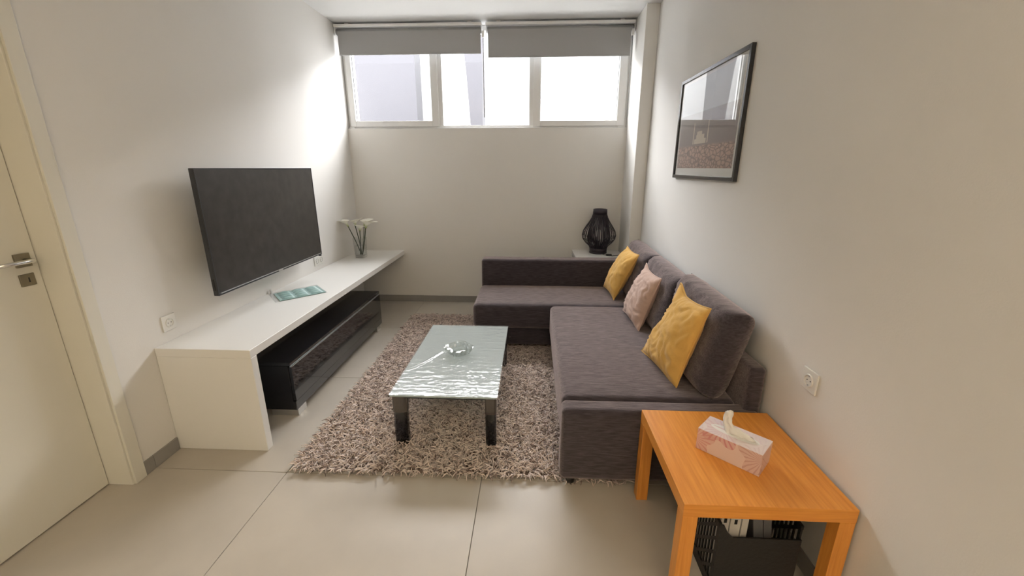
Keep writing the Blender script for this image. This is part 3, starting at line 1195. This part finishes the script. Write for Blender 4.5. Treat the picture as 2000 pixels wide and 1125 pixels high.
data_obj('film_sheet', vs_, fs_, 'film', fm)


def skirt(p0, p1, drop, n, seed, out):
    vs_, fs_ = [], []
    m = 8
    p0, p1, out = Vector(p0), Vector(p1), Vector(out)
    for i in range(n + 1):
        t = i / n
        dr = drop * (0.85 + 0.3 * noise.noise(Vector((t * 5, seed, 0))))
        for k in range(m + 1):
            s = k / m
            q = p0.lerp(p1, t) + out * (0.003 + 0.010 * s * (noise.noise(Vector((t * 14, s * 3, seed))) + 0.5))
            vs_.append((q.x, q.y, TZ + 0.002 - dr * s))
    for i in range(n):
        for k in range(m):
            a = i * (m + 1) + k
            fs_.append((a, a + m + 1, a + m + 2, a + 1))
    data_obj('film_overhang', vs_, fs_, 'film_clear', fm)


skirt((QX0 - 0.003, QY0 - 0.004, 0), (QX1 + 0.003, QY0 - 0.004, 0), 0.105, 60, 1.3, (0, -1, 0))
skirt((QX1 + 0.004, QY0, 0), (QX1 + 0.004, QY1, 0), 0.030, 80, 2.3, (1, 0, 0))
skirt((QX1 + 0.006, 2.86, 0), (QX1 + 0.006, 2.985, 0), 0.10, 20, 5.3, (1, 0.2, 0))
skirt((QX0 - 0.004, QY0, 0), (QX0 - 0.004, QY1, 0), 0.020, 80, 3.3, (-1, 0, 0))

# cut-glass dish
dish = empty('glass_dish', (-0.462, 2.475, TZ), 'square cut-glass dish on the film-covered coffee table', 'dish')


def faceted(name, prof, mat, parent, rot, c):
    """square dish of stepped, notched facets: each ring a square whose sides are cut in and out"""
    bm = bmesh.new()
    rings = []
    n = 24
    for q, (hw, z, cut) in enumerate(prof):
        ring = []
        for k in range(n):
            a = 2 * PI * k / n
            e = 6.0
            sq = 1 / ((abs(math.cos(a)) ** e + abs(math.sin(a)) ** e) ** (1 / e))
            rr = hw * sq * (1.0 + (0.06 if (k + q) % 2 else -0.06) * cut)
            ring.append(bm.verts.new((c[0] + rr * math.cos(a + rot), c[1] + rr * math.sin(a + rot), z + (0.004 * cut if k % 2 else 0))))
        rings.append(ring)
    for a, b in zip(rings[:-1], rings[1:]):
        for k in range(n):
            bm.faces.new((a[k], a[(k + 1) % n], b[(k + 1) % n]))
            bm.faces.new((a[k], b[(k + 1) % n], b[k]))
    bm.faces.new(rings[0])
    bm.faces.new(rings[-1])
    return obj(name, bm, mat, parent)


faceted('dish_body', [(0.050, TZ + 0.0085, 0.0), (0.064, TZ + 0.018, 1.0), (0.060, TZ + 0.026, 1.0), (0.074, TZ + 0.036, 1.0), (0.068, TZ + 0.046, 1.0),
                      (0.080, TZ + 0.054, 0.8), (0.070, TZ + 0.057, 0.6), (0.055, TZ + 0.048, 1.0), (0.048, TZ + 0.030, 1.0), (0.030, TZ + 0.022, 0.3)], 'crystal', dish, R(42), (-0.462, 2.475))

# ================================================================== CORNER SOFA
sf = empty('corner_sofa', (0.45, 2.84, 0), 'dark grey fabric corner sofa with a chaise against the white wall', 'sofa')
FAB = 'sofa_fabric'
soft_box('seat', 0.155, 0.990, 1.800, 3.205, 0.195, 0.432, 0.035, FAB, sf, crown=0.008, wob=0.004, seed=1)
soft_box('seat_base', 0.175, 0.990, 1.800, 3.27, 0.050, 0.200, 0.015, FAB, sf)
soft_box('chaise_seat', -0.478, 0.980, 3.215, 3.830, 0.215, 0.425, 0.045, FAB, sf, crown=0.010, wob=0.005, seed=2)
soft_box('chaise_base', -0.440, 0.980, 3.275, 3.830, 0.050, 0.220, 0.02, FAB, sf)
soft_box('chaise_arm', -0.470, 1.000, 3.825, 3.975, 0.050, 0.672, 0.028, FAB, sf, wob=0.003, seed=3)
soft_box('end_arm', 0.150, 1.050, 1.692, 1.802, 0.045, 0.428, 0.028, FAB, sf, wob=0.003, seed=4)
soft_box('backrest', 0.985, 1.058, 1.730, 3.975, 0.050, 0.640, 0.02, FAB, sf)
for k, (y0, y1, zt, sd) in enumerate(((1.815, 2.505, 0.885, 3), (2.500, 3.165, 0.860, 5), (3.160, 3.815, 0.875, 8))):
    cushion('back_cushion', (0.872, y1, 0.425), (0.872, y0, 0.425), (0.972, y0 - (0.02 if k == 0 else 0), zt - 0.02), (0.972, y1, zt), 0.185, FAB, sf,
            n=34, p=7.0, q=0.42, pinch=0.015, wr=0.007, seed=sd)
for (x, y) in ((0.205, 1.735), (1.0, 1.76), (0.21, 3.36), (-0.40, 3.34), (-0.40, 3.93), (1.0, 3.9)):
    lathe('foot', [(0, 0.0085), (0.020, 0.0085), (0.027, 0.05), (0, 0.05)], (x, y, 0), 'black_plastic', sf, 16)

# ================================================================== THROW PILLOWS
cushion('throw_pillow', (0.672, 2.345, 0.438), (0.735, 1.915, 0.428), (0.838, 1.880, 0.868), (0.838, 2.260, 0.835), 0.13, 'yellow_cotton', None, 0.0045,
        p=2.6, q=0.62, pinch=0.07, wr=0.008, seed=11, ear=(0, 1, (0.0, 0.03, 0.045)))
o = bpy.data.objects['throw_pillow']
tag(o, 'large mustard yellow pillow with one bent-up corner, nearest the wooden side table', 'pillow', 'throw pillows on the sofa')
o = cushion('throw_pillow', (0.705, 3.060, 0.452), (0.728, 2.660, 0.430), (0.838, 2.635, 0.812), (0.838, 3.000, 0.806), 0.13, 'pink_cotton', None, 0.004,
            p=2.6, q=0.62, pinch=0.07, wr=0.009, seed=17, ear=(0, 1, (0.0, 0.01, 0.025)))
tag(o, 'dusty pink pillow between the two yellow ones on the sofa', 'pillow', 'throw pillows on the sofa')
o = cushion('throw_pillow', (0.668, 3.735, 0.450), (0.695, 3.370, 0.432), (0.838, 3.235, 0.846), (0.838, 3.645, 0.838), 0.13, 'yellow_cotton', None, 0.004,
            p=2.6, q=0.62, pinch=0.07, wr=0.007, seed=23)
tag(o, 'yellow pillow leaning in the far corner of the sofa by the chaise arm', 'pillow', 'throw pillows on the sofa')

# ================================================================== WHITE CORNER TABLE AND LAMP
LZ = 0.630
lt_ = empty('corner_table', (0.70, 4.33, 0), 'small square white table behind the chaise arm, under the black lamp', 'table')
LX0, LX1, LY0, LY1 = 0.447, 0.945, 4.11, 4.565
box('table_top', LX0, LX1, LY0, LY1, LZ - 0.045, LZ, 'white_laminate', lt_, 0.002, 1)
for x in (LX0, LX1 - 0.045):
    for y in (LY0, LY1 - 0.045):
        box('leg', x, x + 0.045, y, y + 0.045, 0.0, LZ - 0.0455, 'white_laminate', lt_, 0.002, 1)
lx, ly = 0.705, 4.40
lp = empty('table_lamp', (lx, ly, LZ), 'black onion-shaped strip lamp on the small white table', 'lamp')
lathe('base', [(0, 0.0005), (0.090, 0.0005), (0.092, 0.012), (0.086, 0.018), (0.0, 0.018)], (lx, ly, LZ), 'lamp_strip', lp, 40)
tube('lamp_stem', [(lx, ly, LZ + 0.018), (lx, ly, LZ + 0.13)], 0.012, 'black_plastic', lp, 12)
lathe('bulb', [(0.013, 0.13), (0.016, 0.15), (0.032, 0.19), (0.034, 0.215), (0.022, 0.24), (0, 0.248)], (lx, ly, LZ), 'bulb', lp, 20)
# shade: bowed strips between two rings
prof = [(0.086, 0.014), (0.088, 0.045), (0.100, 0.075), (0.140, 0.112), (0.168, 0.150), (0.176, 0.190), (0.166, 0.235), (0.140, 0.280), (0.110, 0.325), (0.085, 0.370), (0.070, 0.415), (0.068, 0.452)]
bm = bmesh.new()
ns = 72
for k in range(ns):
    a = 2 * PI * k / ns
    prev = None
    for i, (r, z) in enumerate(prof):
        if k % 2:
            r = r * (1 - 0.34 * math.sin(PI * i / (len(prof) - 1)) ** 2)
        hw = 0.0045 if k % 2 else 0.0024
        c, s = math.cos(a), math.sin(a)
        ring = [bm.verts.new((lx + (r + d) * c - w * s, ly + (r + d) * s + w * c, LZ + z)) for d, w in ((0, -hw), (0, hw), (-0.004, hw), (-0.004, -hw))]
        if prev:
            for q in range(4):
                bm.faces.new((prev[q], prev[(q + 1) % 4], ring[(q + 1) % 4], ring[q]))
        prev = ring
sh = obj('shade', bm, 'lamp_strip', lp, True)
lathe('top_ring', [(0.064, 0.405), (0.073, 0.405), (0.071, 0.458), (0.063, 0.458), (0.064, 0.405)], (lx, ly, LZ), 'lamp_strip', sh, 40)
lathe('bottom_ring', [(0.080, 0.014), (0.089, 0.014), (0.092, 0.060), (0.083, 0.060), (0.080, 0.014)], (lx, ly, LZ), 'lamp_strip', sh, 40)
tube('cord', [(lx + 0.03, ly - 0.085, LZ + 0.004), (lx + 0.05, ly - 0.13, LZ + 0.004), (lx + 0.075, ly - 0.150, LZ + 0.005), (lx + 0.12, ly - 0.175, LZ + 0.004), (lx + 0.17, ly - 0.16, LZ + 0.004), (lx + 0.22, ly - 0.1, LZ + 0.004)], 0.003, 'black_plastic', lp, 8)
soft_box('cord_switch', lx + 0.058, lx + 0.118, ly - 0.172, ly - 0.142, LZ + 0.0005, LZ + 0.018, 0.008, 'black_plastic', lp, n=4)

# ================================================================== WOODEN SIDE TABLE
st = empty('side_table', (0.782, 1.405, 0), 'square orange-brown wooden side table beside the sofa arm', 'table')
SX0, SX1, SY0, SY1, SZ = 0.507, 1.056, 1.131, 1.682, 0.450
top_ = box('table_top', SX0, SX1, SY0 + 0.001, SY1 - 0.001, SZ - 0.050, SZ, 'wood', st, 0.0008, 1)
box('edge_band', SX0, SX1, SY0, SY0 + 0.0009, SZ - 0.050, SZ - 0.0006, 'wood_edge', top_)
box('edge_band', SX0, SX1, SY1 - 0.0009, SY1, SZ - 0.050, SZ - 0.0006, 'wood_edge', top_)
for x in (SX0, SX1 - 0.050):
    for y in (SY0, SY1 - 0.050):
        box('leg', x, x + 0.050, y, y + 0.050, 0.0, SZ - 0.0502, 'wood_upright', st, 0.0015, 1)

# ================================================================== TISSUE BOX
tb = empty('tissue_box', (0.772, 1.385, SZ), 'pink printed tissue box with a tissue pulled up on the wooden table', 'tissue box')
ang = math.atan2(-0.152, 0.160)
TL_, TW_, TH_ = 0.225, 0.115, 0.090
XF = Matrix.Translation((0.770, 1.388, SZ)) @ Matrix.Rotation(ang, 4, 'Z')
box('carton', -TL_ / 2, TL_ / 2, -TW_ / 2, TW_ / 2, 0.0005, TH_, 'tissue_carton', tb, 0.002, 2, xf=XF)


def xfv(p):
    return XF @ Vector(p)


# oval clear film around the slot
bm = bmesh.new()
rin, rout = [], []
for k in range(32):
    a = 2 * PI * k / 32
    rin.append(bm.verts.new(xfv((0.078 * math.cos(a), 0.006 * math.sin(a), TH_ + 0.0012))))
    rout.append(bm.verts.new(xfv((0.086 * math.cos(a), 0.026 * math.sin(a), TH_ + 0.0006))))
for k in range(32):
    bm.faces.new((rin[k], rin[(k + 1) % 32], rout[(k + 1) % 32], rout[k]))
obj('slot_film', bm, 'tissue', tb, True)
# tissue: an upright twisted fold at one end running out to a low crumple along the slot
bm = bmesh.new()
tube_into(bm, [(-0.012, 0, TH_ - 0.002), (-0.020, 0, TH_ + 0.015), (-0.030, 0, TH_ + 0.035), (-0.033, 0, TH_ + 0.055), (-0.030, 0, TH_ + 0.072),
               (-0.023, 0, TH_ + 0.084), (-0.019, 0, TH_ + 0.088)], [0.022, 0.019, 0.0165, 0.015, 0.0145, 0.009, 0.002], 20)
tube_into(bm, [(-0.030, 0, TH_ + 0.002), (-0.015, 0, TH_ + 0.012), (0.010, 0, TH_ + 0.011), (0.032, 0, TH_ + 0.008), (0.052, 0, TH_ + 0.006), (0.070, 0, TH_ + 0.003)],
          [0.006, 0.016, 0.017, 0.014, 0.010, 0.003], 20)
bmesh.ops.subdivide_edges(bm, edges=bm.edges[:], cuts=2, use_grid_fill=True)
for v in bm.verts:
    q = v.co.copy()
    fold = math.sin(q.x * 260 + q.z * 120 + 3 * noise.noise(q * 40)) * 0.0022 + noise.noise(q * 90) * 0.002
    v.co.y = q.y * 0.62 + (fold if q.y < 0 else -fold)
    v.co.x += noise.noise(q * 70 + Vector((3, 1, 2))) * 0.002
    v.co.z = max(v.co.z + noise.noise(q * 60 + Vector((9, 4, 1))) * 0.003, TH_ - 0.004)
bmesh.ops.transform(bm, matrix=XF, verts=bm.verts[:])
obj('tissue', bm, 'tissue', tb, True)

# ================================================================== CRATE WITH FILES
cr = empty('plastic_crate', (0.81, 1.38, 0), 'black lattice plastic crate under the wooden side table', 'crate')
KX0, KX1, KY0, KY1, KZ = 0.668, 0.952, 1.195, 1.560, 0.275
box('crate_floor', KX0 + 0.006, KX1 - 0.006, KY0 + 0.006, KY1 - 0.006, 0.001, 0.008, 'crate_black', cr)


bm = bmesh.new()
zt = KZ - 0.02
for quad in ([(KX0, 0.001), (KX1, 0.001), (KX1, zt), (KX0, zt)], [(KX0, zt), (KX0 + 0.05, zt), (KX0 + 0.03, KZ), (KX0, KZ)],
             [(KX0, KZ), (KX0 + 0.03, KZ), (KX0 + 0.015, KZ + 0.03), (KX0, KZ + 0.035)]):
    f = [bm.verts.new((x, KY0, z)) for x, z in quad]
    g = [bm.verts.new((x, KY0 + 0.006, z)) for x, z in quad]
    bm.faces.new(f)
    bm.faces.new(g)
    for k in range(4):
        bm.faces.new((f[k], f[(k + 1) % 4], g[(k + 1) % 4], g[k]))
bmesh.ops.remove_doubles(bm, verts=bm.verts[:], dist=0.0001)
obj('front_panel', bm, 'crate_black', cr)
box('rear_panel', KX0, KX1, KY1 - 0.006, KY1, 0.001, KZ + 0.03, 'crate_black', cr)


def lattice(x, name):
    """side panel: rim, foot, end posts, diagonal ribs and thin uprights"""
    bm = bmesh.new()
    d = 0.003
    z1 = KZ + 0.035
    bx(bm, x - d, x + d, KY0 + 0.0065, KY1 - 0.0065, 0.001, 0.045)
    bx(bm, x - d - 0.002, x + d + 0.002, KY0 + 0.0065, KY1 - 0.0065, z1 - 0.016, z1)
    bx(bm, x - d, x + d, KY0 + 0.0065, KY0 + 0.020, 0.045, z1 - 0.016)
    bx(bm, x - d, x + d, KY1 - 0.020, KY1 - 0.0065, 0.045, z1 - 0.016)
    ya, yb, za, zb = KY0 + 0.020, KY1 - 0.020, 0.045, z1 - 0.016
    n = 15
    for k in range(1, n):
        y = ya + (yb - ya) * k / n
        bx(bm, x - d * 0.8, x + d * 0.8, y - 0.0035, y + 0.0035, za, zb)
    # ribs rising towards the front
    c = za + ya
    while c < zb + yb:
        # line y + z = c  clipped to the panel
        y0 = max(ya, c - zb)
        y1 = min(yb, c - za)
        if y1 - y0 > 0.02:
            p0, p1 = Vector((x, y0, c - y0)), Vector((x, y1, c - y1))
            L_ = (p1 - p0).length
            X = Matrix.Translation((p0 + p1) / 2) @ Matrix.Rotation(R(-45), 4, 'X')
            bx(bm, -d, d, -L_ / 2, L_ / 2, -0.006, 0.006, mat=X)
        c += 0.062
    obj(name, bm, 'crate_black', cr)


lattice(KX0 + 0.0035, 'lattice_side')
lattice(KX1 - 0.0035, 'lattice_side')
specs = [(0.684, 1.225, 0.030, 0.345, 'paper_white', 'white ring binder in the crate next to the lattice side', 0),
         (0.718, 1.225, 0.036, 0.340, 'paper_white', 'thicker white ring binder in the middle of the white ones', 0),
         (0.758, 1.225, 0.022, 0.335, 'paper_white', 'thin white folder beside the grey folders in the crate', 0),
         (0.848, 1.240, 0.034, 0.325, 'paper_grey', 'grey folder leaning next to the white ones in the crate', 9),
         (0.890, 1.250, 0.028, 0.315, 'paper_grey', 'grey folder leaning closest to the wall in the crate', 9)]
for (x, y, w, h, mt, lab, tilt) in specs:
    g = empty('file_binder', (x + w / 2, y + 0.13, 0.009), lab, 'binder', 'binders in the black crate')
    X = Matrix.Translation((x + w / 2, y, 0.0095)) @ Matrix.Rotation(R(-tilt), 4, 'Y')
    h2 = h - 0.010
    box('spine', -w / 2, w / 2, 0, 0.003, 0.006, h2, mt, g, 0.001, 1, xf=X)
    box('cover', -w / 2, -w / 2 + 0.003, 0.0035, 0.26, 0.006, h2, mt, g, xf=X)
    box('cover', w / 2 - 0.003, w / 2, 0.0035, 0.26, 0.006, h2, mt, g, xf=X)
    box('pages', -w / 2 + 0.0035, w / 2 - 0.0035, 0.006, 0.25, 0.01, h2 - 0.01, 'paper_white', g, xf=X)
    if mt == 'paper_white' and w > 0.025:
        box('finger_hole', -0.005, 0.005, -0.0008, 0.0, h2 - 0.055, h2 - 0.035, 'dark_hole', g, xf=X)

# ================================================================== FRAMED PRINT
fx = XR - 0.022
pc = empty('framed_print', (XR - 0.01, 2.805, 1.42), 'framed print of a hazy landscape in a black frame on the wall', 'picture')
PY0, PY1, PZ0, PZ1 = 2.300, 3.285, 1.428, 2.078
fw = 0.022
bm = bmesh.new()
bx(bm, fx, XR - 0.001, PY0, PY0 + fw, PZ0, PZ1, 0.0015, 1)
bx(bm, fx, XR - 0.001, PY1 - fw, PY1, PZ0, PZ1, 0.0015, 1)
bx(bm, fx, XR - 0.001, PY0 + fw, PY1 - fw, PZ0, PZ0 + fw, 0.0015, 1)
bx(bm, fx, XR - 0.001, PY0 + fw, PY1 - fw, PZ1 - fw, PZ1, 0.0015, 1)
obj('frame', bm, 'frame_black', pc)
mb = box('mat_board', XR - 0.010, XR - 0.006, PY0 + fw, PY1 - fw, PZ0 + fw, PZ1 - fw, 'mat_board', pc)
qz0, qz1 = PZ0 + 0.068, PZ1 - 0.040
print_mat(-(qz1 - qz0) / 2, (qz1 - qz0) / 2)
box('print', XR - 0.0112, XR - 0.0102, PY0 + 0.065, PY1 - 0.055, qz0, qz1, 'art_print', mb)
# the pale object at the middle of the print, flat as printed
pm('print_pale', (0.70, 0.63, 0.53), 0.7)
pm('print_dark', (0.13, 0.11, 0.11), 0.7)
yc, zc = 2.86, qz0 + 0.150
bm = bmesh.new()
for (a, b, c, d) in ((-0.13, -0.115, 0.0, 0.13), (0.10, 0.115, 0.0, 0.13), (-0.10, 0.09, 0.0, 0.030), (-0.07, 0.06, 0.030, 0.055), (-0.03, 0.05, 0.055, 0.075)):
    bx(bm, XR - 0.0116, XR - 0.0113, yc + a, yc + b, zc + c, zc + d)
obj('printed_chair', bm, 'print_pale', mb)
box('cover_glass', XR - 0.0150, XR - 0.0135, PY0 + fw, PY1 - fw, PZ0 + fw, PZ1 - fw, 'print_glass', pc)

# ================================================================== FILL LAMP ADDED BEHIND THE CAMERA (warm uplighter, out of view)
ul = empty('fill_uplighter', (0.35, -1.5, 0), 'steel uplighter floor lamp added as unseen warm fill in the rear of the room', 'lamp')
lathe('base', [(0, 0.0005), (0.14, 0.0005), (0.14, 0.02), (0.02, 0.03), (0, 0.03)], (0.35, -1.5, 0), 'silver', ul, 32)
tube('pole', [(0.35, -1.5, 0.03), (0.35, -1.5, 1.74)], 0.012, 'silver', ul, 12)
lathe('bowl', [(0.013, 1.74), (0.10, 1.76), (0.17, 1.82), (0.166, 1.82), (0.098, 1.765), (0.0, 1.752)], (0.35, -1.5, 0), 'silver', ul, 32)
ld = bpy.data.lights.new('fill_bulb', 'SPOT')  # added light, softens the near room by bouncing off the ceiling
ld.energy = 340
ld.color = (1.0, 0.81, 0.57)
ld.spot_size = R(150)
ld.spot_blend = 0.6
ld.shadow_soft_size = 0.08
lo = bpy.data.objects.new('fill_bulb', ld)
lo.location = (0, 0, 1.80)
lo.rotation_euler = (R(180), 0, 0)
lo.parent = ul
COL.objects.link(lo)
